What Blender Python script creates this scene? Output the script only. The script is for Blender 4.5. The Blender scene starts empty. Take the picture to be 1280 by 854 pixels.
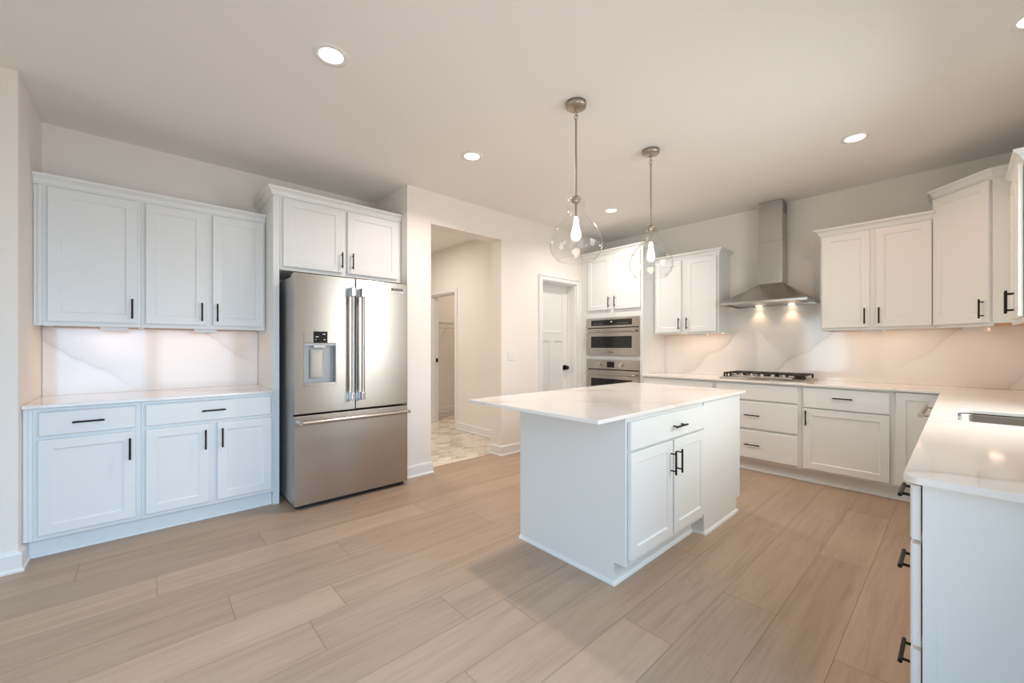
import bpy, math, random
from mathutils import Vector, Matrix
S = bpy.context.scene
COL = S.collection
R = math.radians
PI = math.pi

# ------------------------------------------------------------------ camera, world, exposure
cam = bpy.data.cameras.new('camera')
cam.sensor_fit = 'HORIZONTAL'; cam.sensor_width = 36.0
cam.lens = 508.0 / 1280 * 36.0
cam.shift_y = (433.2 - 427.0) / 1280
cam.clip_start = 0.02
cam_o = bpy.data.objects.new('camera', cam); COL.objects.link(cam_o)
cam_o.location = (0, 0, 1.23)
cam_o.rotation_euler = (R(90), 0, R(47.83 - 90))
S.camera = cam_o

S.view_settings.view_transform = 'Standard'
S.view_settings.look = 'None'
S.view_settings.gamma = 1.0
S.view_settings.use_curve_mapping = False
S.view_settings.exposure = 0.0
S.cycles.max_bounces = 10
S.cycles.diffuse_bounces = 6
S.cycles.glossy_bounces = 5
S.cycles.transparent_max_bounces = 24
S.cycles.sample_clamp_indirect = 6.0
S.cycles.caustics_reflective = False
S.cycles.caustics_refractive = False
S.cycles.use_denoising = True

w = bpy.data.worlds.new('world'); S.world = w; w.use_nodes = True
bg = w.node_tree.nodes['Background']
bg.inputs[0].default_value = (0.72, 0.86, 1.0, 1); bg.inputs[1].default_value = 0.12

def area(name, loc, rot, sx, sy, power, color, shape='RECTANGLE', spread=180):
    l = bpy.data.lights.new(name, 'AREA'); l.shape = shape
    l.size = sx
    if shape == 'RECTANGLE': l.size_y = sy
    l.energy = power; l.color = color; l.spread = R(spread)
    o = bpy.data.objects.new(name, l); COL.objects.link(o)
    o.location = loc; o.rotation_euler = rot
    return o
# daylight: blue sky light falling down through the glazing, paler light bounced up from the ground outside
SKY = (0.32, 0.65, 1.0); SKY_W = (0.54, 0.80, 1.0)
area('daylight_patio', (-0.48, -0.56, 1.12), (R(90 - 38), 0, 0), 1.0, 2.0, 35.5, SKY, 'RECTANGLE', 115)
area('daylight_patio', (0.68, -0.56, 1.12), (R(90 - 38), 0, 0), 1.0, 2.0, 14, SKY, 'RECTANGLE', 115)
area('groundlight_patio', (0.68, -0.56, 1.12), (R(90 + 25), 0, 0), 1.0, 2.0, 14, (1.0, 0.92, 0.92), 'RECTANGLE', 130)
area('daylight_west', (-4.95, 0.75, 1.2), (0, R(-90 + 30), 0), 2.0, 1.0, 2.0, SKY_W, 'RECTANGLE', 120)
area('daylight_west', (-4.95, 2.7, 1.2), (0, R(-90 + 30), 0), 2.0, 1.0, 25, SKY_W, 'RECTANGLE', 120)
for y in (0.75, 2.35):
    area('groundlight_west', (-4.95, y, 1.35), (0, R(-90 - 30), 0), 2.1, 1.3, 11.5, (1.0, 0.89, 0.60), 'RECTANGLE', 130)
area('daylight_sink', (2.90, -0.66, 1.68), (R(90 - 22), 0, 0), 1.06, 1.28, 28, (0.93, 1.0, 1.0), 'RECTANGLE', 140)
area('groundlight_sink', (2.90, -0.66, 1.68), (R(90 + 30), 0, 0), 1.06, 1.28, 0.8, (1, 1, 1), 'RECTANGLE', 130)
CANS = [(0.719, 2.19, 1.5, (1.0, 0.77, 0.62)), (1.927, 2.60, 18, (1.0, 0.82, 0.73)), (3.841, 2.602, 13.5, (1.0, 0.93, 0.85)), (3.81, 0.512, 6.0, (1.0, 0.66, 0.42)), (3.03, -0.235, 0.8, (1.0, 0.72, 0.5)),
        (-1.3, 0.6, 0.5, (1.0, 0.77, 0.62)), (-1.3, 2.4, 0.5, (1.0, 0.77, 0.62)), (-3.3, 1.5, 0.5, (1.0, 0.77, 0.62))]
for x, y, p, c in CANS:
    area('downlight', (x, y, 2.7350), (0, 0, 0), 0.112, 0.112, p, c, 'DISK', 150)
P_UNDER_A, P_UNDER_B, P_HOOD, P_HALL = 0.50, 0.62, 2.2, 23

# ------------------------------------------------------------------ materials
def mat(name, color, rough=0.5, metal=0.0, **kw):
    m = bpy.data.materials.new(name); m.use_nodes = True
    b = m.node_tree.nodes['Principled BSDF']
    b.inputs['Base Color'].default_value = (*color, 1)
    b.inputs['Roughness'].default_value = rough
    b.inputs['Metallic'].default_value = metal
    for k, v in kw.items(): b.inputs[k].default_value = v
    return m
def nodes(m): return m.node_tree.nodes, m.node_tree.links, m.node_tree.nodes['Principled BSDF']
def emit(name, color, s):
    m = mat(name, (0.8, 0.8, 0.8))
    b = m.node_tree.nodes['Principled BSDF']
    b.inputs['Emission Color'].default_value = (*color, 1); b.inputs['Emission Strength'].default_value = s
    return m
def ramp(N, stops):
    r = N.new('ShaderNodeValToRGB')
    e = r.color_ramp.elements
    while len(e) < len(stops): e.new(0.5)
    for k, (p, c) in enumerate(stops):
        e[k].position = p; e[k].color = (*c, 1) if len(c) == 3 else c
    return r
def bumped(m, scale, strength, dist=0.001, stretch=(1, 1, 1)):
    N, L, b = nodes(m)
    tc = N.new('ShaderNodeTexCoord'); mp = N.new('ShaderNodeMapping'); mp.inputs['Scale'].default_value = stretch
    n = N.new('ShaderNodeTexNoise'); n.inputs['Scale'].default_value = scale; n.inputs['Detail'].default_value = 3
    bp = N.new('ShaderNodeBump'); bp.inputs['Strength'].default_value = strength; bp.inputs['Distance'].default_value = dist
    L.new(tc.outputs['Object'], mp.inputs[0]); L.new(mp.outputs[0], n.inputs['Vector'])
    L.new(n.outputs['Fac'], bp.inputs['Height']); L.new(bp.outputs[0], b.inputs['Normal'])
    return m
M = {}
M['wall'] = bumped(mat('wall_paint', (0.85, 0.81, 0.765), 0.75), 90, 0.12)
M['ceiling'] = bumped(mat('ceiling_paint', (0.86, 0.84, 0.815), 0.85), 45, 0.35, 0.002)
M['trim'] = mat('trim_paint', (0.82, 0.815, 0.80), 0.35)
M['cab'] = bumped(mat('cabinet_paint', (0.80, 0.815, 0.81), 0.38), 60, 0.04)
M['cab_under'] = mat('cabinet_maple_underside', (0.62, 0.36, 0.17), 0.5)
M['black'] = mat('matte_black_metal', (0.012, 0.011, 0.011), 0.42, 0.6)
M['dark'] = mat('black_plastic', (0.012, 0.012, 0.013), 0.35)
M['glassblack'] = mat('black_oven_glass', (0.008, 0.008, 0.009), 0.06)
M['gasket'] = mat('dark_gasket', (0.01, 0.01, 0.012), 0.8)
M['greyside'] = mat('grey_painted_steel', (0.42, 0.415, 0.41), 0.42, 0.3)
M['nickel'] = mat('brushed_nickel', (0.42, 0.37, 0.31), 0.34, 0.9)
M['iron'] = mat('cast_iron', (0.02, 0.018, 0.017), 0.55)
M['chrome'] = mat('polished_steel', (0.62, 0.59, 0.56), 0.24, 1.0)
M['plastic'] = mat('white_plastic', (0.82, 0.81, 0.79), 0.4)
M['lens'] = emit('lit_lens', (1.0, 0.93, 0.82), 4.5)
M['bulb'] = emit('lit_bulb', (1.0, 0.86, 0.66), 13)
M['puck'] = emit('lit_puck', (1.0, 0.82, 0.6), 14)
M['display'] = emit('lit_display', (0.6, 0.85, 1.0), 0.5)
M['wire'] = mat('white_wire', (0.8, 0.79, 0.77), 0.4)

def steel(name, color, rough, axis):
    m = mat(name, color, rough, 1.0)
    N, L, b = nodes(m)
    b.inputs['Anisotropic'].default_value = 0.8; b.inputs['Anisotropic Rotation'].default_value = 0.25
    t = N.new('ShaderNodeTangent'); t.direction_type = 'RADIAL'; t.axis = axis
    L.new(t.outputs[0], b.inputs['Tangent'])
    return m
M['steel'] = steel('brushed_steel', (0.47, 0.44, 0.41), 0.30, 'Z')
M['hoodsteel'] = steel('brushed_hood_steel', (0.50, 0.475, 0.445), 0.25, 'Z')
M['sinksteel'] = mat('satin_sink_steel', (0.40, 0.375, 0.35), 0.27, 1.0)

def quartz():
    m = mat('veined_white_quartz', (0.85, 0.83, 0.81), 0.08)
    N, L, b = nodes(m)
    tc = N.new('ShaderNodeTexCoord'); P = tc.outputs['Object']
    def math_(op, a, k=None, c=None):
        x = N.new('ShaderNodeMath'); x.operation = op
        for i, q in enumerate((a, k, c)):
            if q is None: continue
            if isinstance(q, (int, float)): x.inputs[i].default_value = q
            else: L.new(q, x.inputs[i])
        return x.outputs[0]
    def noise(scale, detail, seed):
        mp = N.new('ShaderNodeMapping'); mp.inputs['Location'].default_value = (seed, seed * 1.7, seed * 0.6); L.new(P, mp.inputs[0])
        n = N.new('ShaderNodeTexNoise'); n.inputs['Scale'].default_value = scale; n.inputs['Detail'].default_value = detail
        L.new(mp.outputs[0], n.inputs['Vector']); return n.outputs['Fac']
    d = N.new('ShaderNodeVectorMath'); d.operation = 'DOT_PRODUCT'; d.inputs[1].default_value = (0.50, 0.56, 0.66); L.new(P, d.inputs[0])
    s1 = math_('MULTIPLY_ADD', noise(0.9, 2, 2.3), 0.55, d.outputs['Value'])
    s1 = math_('MULTIPLY_ADD', noise(5.0, 4, 5.1), 0.10, s1)
    fr = math_('FRACT', math_('MULTIPLY', s1, 2.0))
    def band(lo, mid, hi):           # rises sharply to mid, fades slowly to hi
        r = ramp(N, [(0.0, (0, 0, 0)), (lo, (0, 0, 0)), (mid, (1, 1, 1)), (hi, (0, 0, 0)), (1.0, (0, 0, 0))])
        L.new(fr, r.inputs[0]); return r.outputs[0]
    mask = N.new('ShaderNodeMapRange'); mask.inputs['From Min'].default_value = 0.36; mask.inputs['From Max'].default_value = 0.62
    L.new(noise(1.5, 2, 9.4), mask.inputs['Value']); mask = mask.outputs[0]
    fine = math_('MULTIPLY', math_('MULTIPLY', band(0.455, 0.482, 0.510), mask), 0.34)
    soft = math_('MULTIPLY', math_('MULTIPLY', band(0.42, 0.50, 0.78), mask), 0.45)
    c1 = N.new('ShaderNodeMixRGB'); c1.inputs[1].default_value = (0.86, 0.83, 0.80, 1); c1.inputs[2].default_value = (0.56, 0.51, 0.47, 1)
    L.new(soft, c1.inputs[0])
    c2 = N.new('ShaderNodeMixRGB'); c2.inputs[2].default_value = (0.36, 0.30, 0.25, 1)
    L.new(c1.outputs[0], c2.inputs[1]); L.new(fine, c2.inputs[0])
    L.new(c2.outputs[0], b.inputs['Base Color'])
    return m
M['quartz'] = quartz()

def thin_glass():
    m = bpy.data.materials.new('clear_glass'); m.use_nodes = True
    N, L = m.node_tree.nodes, m.node_tree.links; N.clear()
    o = N.new('ShaderNodeOutputMaterial'); mx = N.new('ShaderNodeMixShader')
    t = N.new('ShaderNodeBsdfTransparent'); t.inputs[0].default_value = (0.985, 0.988, 0.985, 1)
    g = N.new('ShaderNodeBsdfGlossy'); g.inputs['Roughness'].default_value = 0.03
    tc = N.new('ShaderNodeTexCoord'); nz = N.new('ShaderNodeTexNoise'); nz.inputs['Scale'].default_value = 22; nz.inputs['Detail'].default_value = 1
    bp = N.new('ShaderNodeBump'); bp.inputs['Strength'].default_value = 0.25; bp.inputs['Distance'].default_value = 0.004
    L.new(tc.outputs['Object'], nz.inputs['Vector']); L.new(nz.outputs['Fac'], bp.inputs['Height']); L.new(bp.outputs[0], g.inputs['Normal'])
    lw = N.new('ShaderNodeLayerWeight'); lw.inputs[0].default_value = 0.5
    pw = N.new('ShaderNodeMath'); pw.operation = 'POWER'; pw.inputs[1].default_value = 4.0
    f = N.new('ShaderNodeMath'); f.operation = 'MULTIPLY_ADD'; f.inputs[1].default_value = 0.85; f.inputs[2].default_value = 0.05
    L.new(lw.outputs['Facing'], pw.inputs[0]); L.new(pw.outputs[0], f.inputs[0]); L.new(f.outputs[0], mx.inputs[0]); L.new(t.outputs[0], mx.inputs[1]); L.new(g.outputs[0], mx.inputs[2]); L.new(mx.outputs[0], o.inputs[0])
    return m
M['glass'] = thin_glass()

def planks_mat():
    m = mat('oak_plank', (0.4, 0.3, 0.22), 0.42)
    N, L, b = nodes(m)
    at = N.new('ShaderNodeAttribute'); at.attribute_name = 'tone'
    uv = N.new('ShaderNodeUVMap'); uv.uv_map = 'grain'
    mp = N.new('ShaderNodeMapping'); mp.inputs['Scale'].default_value = (1.3, 26, 1)
    L.new(uv.outputs[0], mp.inputs[0])
    n = N.new('ShaderNodeTexNoise'); n.inputs['Scale'].default_value = 2.2; n.inputs['Detail'].default_value = 6; n.inputs['Distortion'].default_value = 0.9
    L.new(mp.outputs[0], n.inputs['Vector'])
    mp2 = N.new('ShaderNodeMapping'); mp2.inputs['Scale'].default_value = (0.55, 5.5, 1)
    L.new(uv.outputs[0], mp2.inputs[0])
    n2 = N.new('ShaderNodeTexNoise'); n2.inputs['Scale'].default_value = 1.6; n2.inputs['Detail'].default_value = 3; n2.inputs['Distortion'].default_value = 1.6
    L.new(mp2.outputs[0], n2.inputs['Vector'])
    mixn = N.new('ShaderNodeMix'); mixn.data_type = 'FLOAT'; mixn.inputs[0].default_value = 0.5
    L.new(n.outputs['Fac'], mixn.inputs[2]); L.new(n2.outputs['Fac'], mixn.inputs[3])
    r = ramp(N, [(0.30, (0.358, 0.252, 0.177)), (0.5, (0.426, 0.307, 0.221)), (0.72, (0.476, 0.348, 0.255))])
    L.new(mixn.outputs[0], r.inputs[0])
    mu = N.new('ShaderNodeMixRGB'); mu.blend_type = 'MULTIPLY'; mu.inputs[0].default_value = 1
    L.new(r.outputs[0], mu.inputs[1]); L.new(at.outputs['Color'], mu.inputs[2]); L.new(mu.outputs[0], b.inputs['Base Color'])
    bp = N.new('ShaderNodeBump'); bp.inputs['Strength'].default_value = 0.12; bp.inputs['Distance'].default_value = 0.001
    L.new(n.outputs['Fac'], bp.inputs['Height']); L.new(bp.outputs[0], b.inputs['Normal'])
    return m
M['plank'] = planks_mat()
M['seam'] = mat('plank_seam', (0.16, 0.11, 0.075), 0.8)

def tile_mat():
    m = mat('marble_hex_tile', (0.7, 0.6, 0.45), 0.3)
    N, L, b = nodes(m)
    tc = N.new('ShaderNodeTexCoord'); mp = N.new('ShaderNodeMapping'); mp.inputs['Rotation'].default_value = (0, 0, 0.4); mp.inputs['Scale'].default_value = (1, 1.5, 1)
    L.new(tc.outputs['Object'], mp.inputs[0])
    vo = N.new('ShaderNodeTexVoronoi'); vo.inputs['Scale'].default_value = 6.0; vo.inputs['Randomness'].default_value = 0.35
    L.new(mp.outputs[0], vo.inputs['Vector'])
    ve = N.new('ShaderNodeTexVoronoi'); ve.feature = 'DISTANCE_TO_EDGE'; ve.inputs['Scale'].default_value = 6.0; ve.inputs['Randomness'].default_value = 0.35
    L.new(mp.outputs[0], ve.inputs['Vector'])
    n = N.new('ShaderNodeTexNoise'); n.inputs['Scale'].default_value = 7; n.inputs['Detail'].default_value = 6; n.inputs['Distortion'].default_value = 1.2
    L.new(mp.outputs[0], n.inputs['Vector'])
    mixv = N.new('ShaderNodeMixRGB'); mixv.inputs[0].default_value = 0.35
    L.new(n.outputs['Fac'], mixv.inputs[1]); L.new(vo.outputs['Color'], mixv.inputs[2])
    r = ramp(N, [(0.30, (0.42, 0.36, 0.28)), (0.48, (0.70, 0.63, 0.52)), (0.7, (0.82, 0.77, 0.68))])
    L.new(mixv.outputs[0], r.inputs[0])
    e = N.new('ShaderNodeMapRange'); e.inputs['From Max'].default_value = 0.03
    L.new(ve.outputs['Distance'], e.inputs['Value'])
    g = N.new('ShaderNodeMixRGB'); g.inputs[1].default_value = (0.55, 0.48, 0.38, 1)
    L.new(e.outputs[0], g.inputs[0]); L.new(r.outputs[0], g.inputs[2]); L.new(g.outputs[0], b.inputs['Base Color'])
    return m
M['tile'] = tile_mat()

# ------------------------------------------------------------------ mesh helpers
class MB:
    def __init__(s): s.v = []; s.f = []; s.sm = []
    def add(s, vs, fs, smooth=False):
        b = len(s.v); s.v += [tuple(p) for p in vs]; s.f += [tuple(i + b for i in f) for f in fs]; s.sm += [smooth] * len(fs)
        return s
    def box(s, x0, x1, y0, y1, z0, z1):
        x0, x1 = min(x0, x1), max(x0, x1); y0, y1 = min(y0, y1), max(y0, y1); z0, z1 = min(z0, z1), max(z0, z1)
        return s.add([(x0, y0, z0), (x1, y0, z0), (x1, y1, z0), (x0, y1, z0), (x0, y0, z1), (x1, y0, z1), (x1, y1, z1), (x0, y1, z1)],
                     [(0, 3, 2, 1), (4, 5, 6, 7), (0, 1, 5, 4), (1, 2, 6, 5), (2, 3, 7, 6), (3, 0, 4, 7)])
    def prism(s, poly, z0, z1):
        n = len(poly)
        return s.add([(x, y, z0) for x, y in poly] + [(x, y, z1) for x, y in poly],
                     [tuple(range(n - 1, -1, -1)), tuple(range(n, 2 * n))] + [(i, (i + 1) % n, n + (i + 1) % n, n + i) for i in range(n)])
    def cyl(s, a, b, r, n=16, r2=None, caps=True):
        a = Vector(a); b = Vector(b); d = (b - a).normalized(); r2 = r if r2 is None else r2
        u = d.orthogonal().normalized(); w_ = d.cross(u)
        ring = lambda c, q: [c + (u * math.cos(2 * PI * k / n) + w_ * math.sin(2 * PI * k / n)) * q for k in range(n)]
        s.add(ring(a, r) + ring(b, r2), [(k, (k + 1) % n, n + (k + 1) % n, n + k) for k in range(n)], True)
        if caps:
            s.add(ring(a, r), [tuple(range(n - 1, -1, -1))]); s.add(ring(b, r2), [tuple(range(n))])
        return s
    def lathe(s, prof, cx=0, cy=0, n=48, smooth=True):
        vs = [(cx + r * math.cos(2 * PI * k / n), cy + r * math.sin(2 * PI * k / n), z) for r, z in prof for k in range(n)]
        fs = [(i * n + k, i * n + (k + 1) % n, (i + 1) * n + (k + 1) % n, (i + 1) * n + k) for i in range(len(prof) - 1) for k in range(n)]
        return s.add(vs, fs, smooth)
    def tube(s, pts, r, n=8, closed=False):
        pts = [Vector(p) for p in pts]; m = len(pts); vs = []
        up = None
        for i, p in enumerate(pts):
            if closed: t = (pts[(i + 1) % m] - pts[i - 1]).normalized()
            else: t = (pts[min(i + 1, m - 1)] - pts[max(i - 1, 0)]).normalized()
            if up is None: up = t.orthogonal().normalized()
            up = (up - t * up.dot(t)).normalized(); w_ = t.cross(up)
            vs += [p + (up * math.cos(2 * PI * k / n) + w_ * math.sin(2 * PI * k / n)) * r for k in range(n)]
        rng = m if closed else m - 1
        fs = [(i * n + k, i * n + (k + 1) % n, ((i + 1) % m) * n + (k + 1) % n, ((i + 1) % m) * n + k) for i in range(rng) for k in range(n)]
        if not closed: fs += [tuple(range(n - 1, -1, -1)), tuple((m - 1) * n + k for k in range(n))]
        return s.add(vs, fs, True)
    def sweep(s, path, prof):
        """profile (outward, z) along a plan path; outward is to the right of the direction of travel"""
        P = [Vector(p) for p in path]; n = len(P); q = len(prof); rows = []
        for i in range(n):
            ds = []
            if i > 0: ds.append((P[i] - P[i - 1]).normalized())
            if i < n - 1: ds.append((P[i + 1] - P[i]).normalized())
            ns = [Vector((d.y, -d.x)) for d in ds]
            m = ns[0] if len(ns) == 1 else (ns[0] + ns[1]) / (1 + ns[0].dot(ns[1]))
            rows.append([(P[i].x + m.x * o, P[i].y + m.y * o, z) for o, z in prof])
        vs = [v for r in rows for v in r]
        fs = [(i * q + k, (i + 1) * q + k, (i + 1) * q + (k + 1) % q, i * q + (k + 1) % q) for i in range(n - 1) for k in range(q)]
        fs += [tuple(range(q)), tuple((n - 1) * q + k for k in range(q - 1, -1, -1))]
        return s.add(vs, fs)
    def obj(s, name, m, parent=None, bevel=0.0, seg=2):
        me = bpy.data.meshes.new(name)
        me.from_pydata(s.v, [], s.f); me.polygons.foreach_set('use_smooth', s.sm); me.update()
        for k in (m if isinstance(m, (list, tuple)) else [m]): me.materials.append(M[k] if isinstance(k, str) else k)
        o = bpy.data.objects.new(name, me); COL.objects.link(o)
        if parent: o.parent = parent
        if bevel:
            b = o.modifiers.new('bevel', 'BEVEL'); b.width = bevel; b.segments = seg; b.limit_method = 'ANGLE'; b.angle_limit = R(40)
        return o
def tag(o, label, cat, group=None):
    o['label'] = label; o['category'] = cat
    if group: o['group'] = group
    return o
def thing(name, label, cat, loc=(0, 0, 0), rz=0.0, group=None):
    o = bpy.data.objects.new(name, None); COL.objects.link(o); o.empty_display_size = 0.1
    o.location = loc; o.rotation_euler = (0, 0, rz)
    return tag(o, label, cat, group)
def struct(name, mb, m, bevel=0.0):
    o = mb.obj(name, m, None, bevel); o['kind'] = 'structure'; return o
def text(name, body, size, loc, rot, m, parent, align='CENTER', depth=0.0004):
    c = bpy.data.curves.new(name, 'FONT'); c.body = body; c.size = size; c.align_x = align; c.align_y = 'CENTER'; c.extrude = depth
    o = bpy.data.objects.new(name, c); COL.objects.link(o); o.parent = parent; o.location = loc; o.rotation_euler = rot
    c.materials.append(M[m])
    me = bpy.data.meshes.new_from_object(o.evaluated_get(bpy.context.evaluated_depsgraph_get())); me.name = name
    n = bpy.data.objects.new(name, me); COL.objects.link(n); n.parent = parent; n.location = loc; n.rotation_euler = rot
    bpy.data.objects.remove(o); n.name = name
    return n

# ------------------------------------------------------------------ the room
CZ = 2.74; YA = 4.155; YJ = 3.465; XB = 4.99; YC = -0.555
rnd = random.Random(4)
def floor_planks():
    joints = {0: [(-0.05), 1.46, 2.96, 3.92], 1: [0.65, 2.15, 3.6], 2: [0.11, 1.613, 3.1, 4.3], 3: [-0.6, 0.9, 2.4, 3.9], 4: [-0.2, 1.3, 2.8, 4.3],
              5: [-0.42, 1.08, 2.6, 4.1], 6: [-0.9, 0.55, 1.95, 3.4], 7: [-0.79, 0.715, 2.2, 3.7], 8: [-1.2, 0.307, 1.8, 3.3], 9: [-0.6, 0.9, 2.4, 3.9],
              10: [-1.46, 0.05, 1.56, 3.06, 4.5], 11: [-0.95, 0.56, 2.06, 3.56], 12: [-0.27, 1.24, 2.75, 4.26], 13: [-1.0, 1.9, 3.4]}
    tones = {(0, 2): 1.13, (0, 3): 1.0, (2, 0): 1.10, (7, 0): 1.13, (10, 0): 1.09, (10, 1): 1.14, (11, 0): 0.93, (11, 1): 0.97, (8, 0): 0.96, (9, 0): 0.97, (9, 1): 0.99, (8, 1): 0.98}
    v, f, tone, uv = [], [], [], []
    W = 0.2315; g = 0.0008
    r = random.Random(11)
    for k in range(-5, 17):
        y0 = 0.335 + W * k; y1 = y0 + W
        y0 = max(y0, -0.6); y1 = min(y1, 3.6145 if k == 14 else 4.16)
        if y1 <= y0: continue
        x_end = (1.85 if y0 > 3.6 else XB + 0.02)
        if k == 15: y0 = 3.6145
        js = sorted(joints.get(k, []))
        if not js:
            x = -4.9 + r.random() * 1.5
            while x < x_end: js.append(x); x += 1.51
        x = js[0]
        while x > -5: x -= 1.51; js.insert(0, x)
        js.append(x_end)
        base = len([j for j in js if j < (joints.get(k, [99])[0] - 0.01)])
        for i in range(len(js) - 1):
            a, b = max(js[i], -5.0), min(js[i + 1], x_end)
            if b - a < 0.01: continue
            n = len(v)
            v += [(a + g, y0 + g, 0), (b - g, y0 + g, 0), (b - g, y1 - g, 0), (a + g, y1 - g, 0)]
            f.append((n, n + 1, n + 2, n + 3))
            t = tones.get((k, i - base + 0), None) if k in joints else None
            t = t if t else 0.965 + r.random() * 0.075
            tone.append(t); ox, oy = r.random() * 40, r.random() * 40
            uv.append([(ox, oy), (ox + b - a, oy), (ox + b - a, oy + y1 - y0), (ox, oy + y1 - y0)])
    nf = len(f); n = len(v)
    for (x0, x1, ya, yb) in ((-5.1, XB + 0.1, -0.8, 3.615), (-5.1, 1.9, 3.615, 4.2)):   # sub-floor that shows as the dark seam
        n = len(v); v += [(x0, ya, -0.0012), (x1, ya, -0.0012), (x1, yb, -0.0012), (x0, yb, -0.0012)]; f.append((n, n + 1, n + 2, n + 3))
        tone.append(1.0); uv.append([(0, 0)] * 4)
    me = bpy.data.meshes.new('floor'); me.from_pydata(v, [], f)
    me.materials.append(M['plank']); me.materials.append(M['seam'])
    for i in (nf, nf + 1): me.polygons[i].material_index = 1
    ca = me.color_attributes.new('tone', 'FLOAT_COLOR', 'CORNER'); ul = me.uv_layers.new(name='grain')
    for p in me.polygons:
        for q, li in enumerate(p.loop_indices):
            t = tone[p.index]; ca.data[li].color = (t, t * 0.995, t * 0.985, 1); ul.data[li].uv = uv[p.index][q]
    o = bpy.data.objects.new('floor', me); COL.objects.link(o); o['kind'] = 'structure'
floor_planks()
struct('floor_hallway', MB().box(0.9, 5.4, 3.6155, 7.6, -0.05, -0.002), 'tile')
struct('ceiling', MB().box(-5.15, 5.4, -0.75, 7.6, CZ, CZ + 0.1), 'ceiling')

struct('wall_alcove', MB().box(-0.51, 1.82, YA, YA + 0.14, 0, CZ), 'wall')
struct('wall_left', MB().box(-5.15, -0.51, YJ, YA + 0.14, 0, CZ), 'wall', 0.004)
OX0, OX1, OZ = 2.072, 2.975, 2.428
DX0, DX1, DZ = 3.635, 4.29, 2.055
pw = MB()
pw.box(1.82, OX0, YJ, YJ + 0.18, 0, CZ); pw.box(1.82, 1.95, YJ + 0.18, YA + 0.14, 0, CZ)
pw.box(OX0, OX1, YJ, YJ + 0.18, OZ, CZ)
pw.box(OX1, DX0, YJ, YJ + 0.18, 0, CZ); pw.box(DX0, DX1, YJ, YJ + 0.18, DZ, CZ); pw.box(DX1, XB + 0.15, YJ, YJ + 0.18, 0, CZ)
struct('wall_pantry', pw, 'wall')
struct('wall_back', MB().box(XB, XB + 0.15, YC - 0.15, YJ, 0, CZ), 'wall')
WX0, WX1, WZ0, WZ1 = 2.34, 3.46, 1.00, 2.36
wr = MB()
PX0, PX1, PZ = -1.03, 1.25, 2.14
wr.box(-5.15, PX0, YC - 0.15, YC, 0, CZ); wr.box(PX0, PX1, YC - 0.15, YC, PZ, CZ); wr.box(PX1, WX0, YC - 0.15, YC, 0, CZ); wr.box(WX1, XB, YC - 0.15, YC, 0, CZ)
wr.box(WX0, WX1, YC - 0.15, YC, 0, WZ0); wr.box(WX0, WX1, YC - 0.15, YC, WZ1, CZ)
struct('wall_right', wr, 'wall')
ww = MB(); cur = YC - 0.15
for a, b in ((0.10, 1.40), (1.70, 3.20)):
    ww.box(-5.15, -5.0, cur, a, 0, CZ); ww.box(-5.15, -5.0, a, b, 0, 0.3); ww.box(-5.15, -5.0, a, b, 2.4, CZ); cur = b
ww.box(-5.15, -5.0, cur, YJ, 0, CZ)
struct('wall_west', ww, 'wall')
# hallway and closet behind the wide opening
hw = MB()
hw.box(3.46, 3.60, YJ + 0.18, 5.08, 0, CZ); hw.box(3.46, 3.60, 5.08, 5.80, 2.05, CZ); hw.box(3.46, 3.60, 5.80, 7.5, 0, CZ)
struct('wall_hallway', hw, 'wall')
struct('wall_hallway_end', MB().box(0.9, 3.46, 7.5, 7.6, 0, CZ), 'wall')
struct('wall_hallway_left', MB().box(0.9, 1.0, YA + 0.14, 7.5, 0, CZ), 'wall')
struct('wall_closet', MB().box(3.60, 5.4, 6.44, 6.54, 0, CZ), 'wall')
struct('wall_closet_near', MB().box(3.60, 5.4, 4.75, 4.85, 0, CZ), 'wall')
struct('wall_closet_end', MB().box(5.3, 5.4, 4.85, 6.44, 0, CZ), 'wall')

BBP = [(0, 0), (0.024, 0), (0.024, 0.012), (0.016, 0.02), (0.015, 0.095), (0.010, 0.108), (0, 0.108)]
def baseboard(name, path): struct(name, MB().sweep(path, BBP), 'trim')
baseboard('baseboard_left', [(-5.0, YJ), (-0.51, YJ), (-0.51, 3.625)])
baseboard('baseboard_pantry', [(1.82, YJ + 0.04), (1.82, YJ), (OX0, YJ), (OX0, YJ + 0.18)])
baseboard('baseboard_opening', [(OX1, YJ + 0.18), (OX1, YJ), (DX0 - 0.06, YJ)])
baseboard('baseboard_hallway', [(3.46, 5.08 - 0.06), (3.46, YJ + 0.18)])
baseboard('baseboard_closet', [(3.60, 6.44), (5.3, 6.44)])

# pantry door with its casing
CS = 0.058
tr = MB()
for a, b in ((DX0 - CS, DX0), (DX1, DX1 + CS)):
    tr.box(a, b, YJ - 0.018, YJ, 0, DZ + CS)
    tr.box(a - 0.006 if a < DX0 else b - 0.012, a + 0.012 if a < DX0 else b + 0.006, YJ - 0.026, YJ, 0, DZ + CS + 0.006)
tr.box(DX0, DX1, YJ - 0.018, YJ, DZ, DZ + CS); tr.box(DX0 - CS, DX1 + CS, YJ - 0.026, YJ, DZ + CS - 0.012, DZ + CS + 0.006)
tr.box(DX0, DX0 + 0.015, YJ, YJ + 0.18, 0, DZ); tr.box(DX1 - 0.015, DX1, YJ, YJ + 0.18, 0, DZ); tr.box(DX0, DX1, YJ, YJ + 0.18, DZ - 0.015, DZ)
tr.box(DX0 + 0.015, DX0 + 0.026, YJ + 0.10, YJ + 0.128, 0, DZ - 0.015); tr.box(DX1 - 0.026, DX1 - 0.015, YJ + 0.10, YJ + 0.128, 0, DZ - 0.015)
tr.box(DX0 + 0.015, DX1 - 0.015, YJ + 0.10, YJ + 0.128, DZ - 0.026, DZ - 0.015)
struct('trim_1', tr, 'trim', 0.002)
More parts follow.
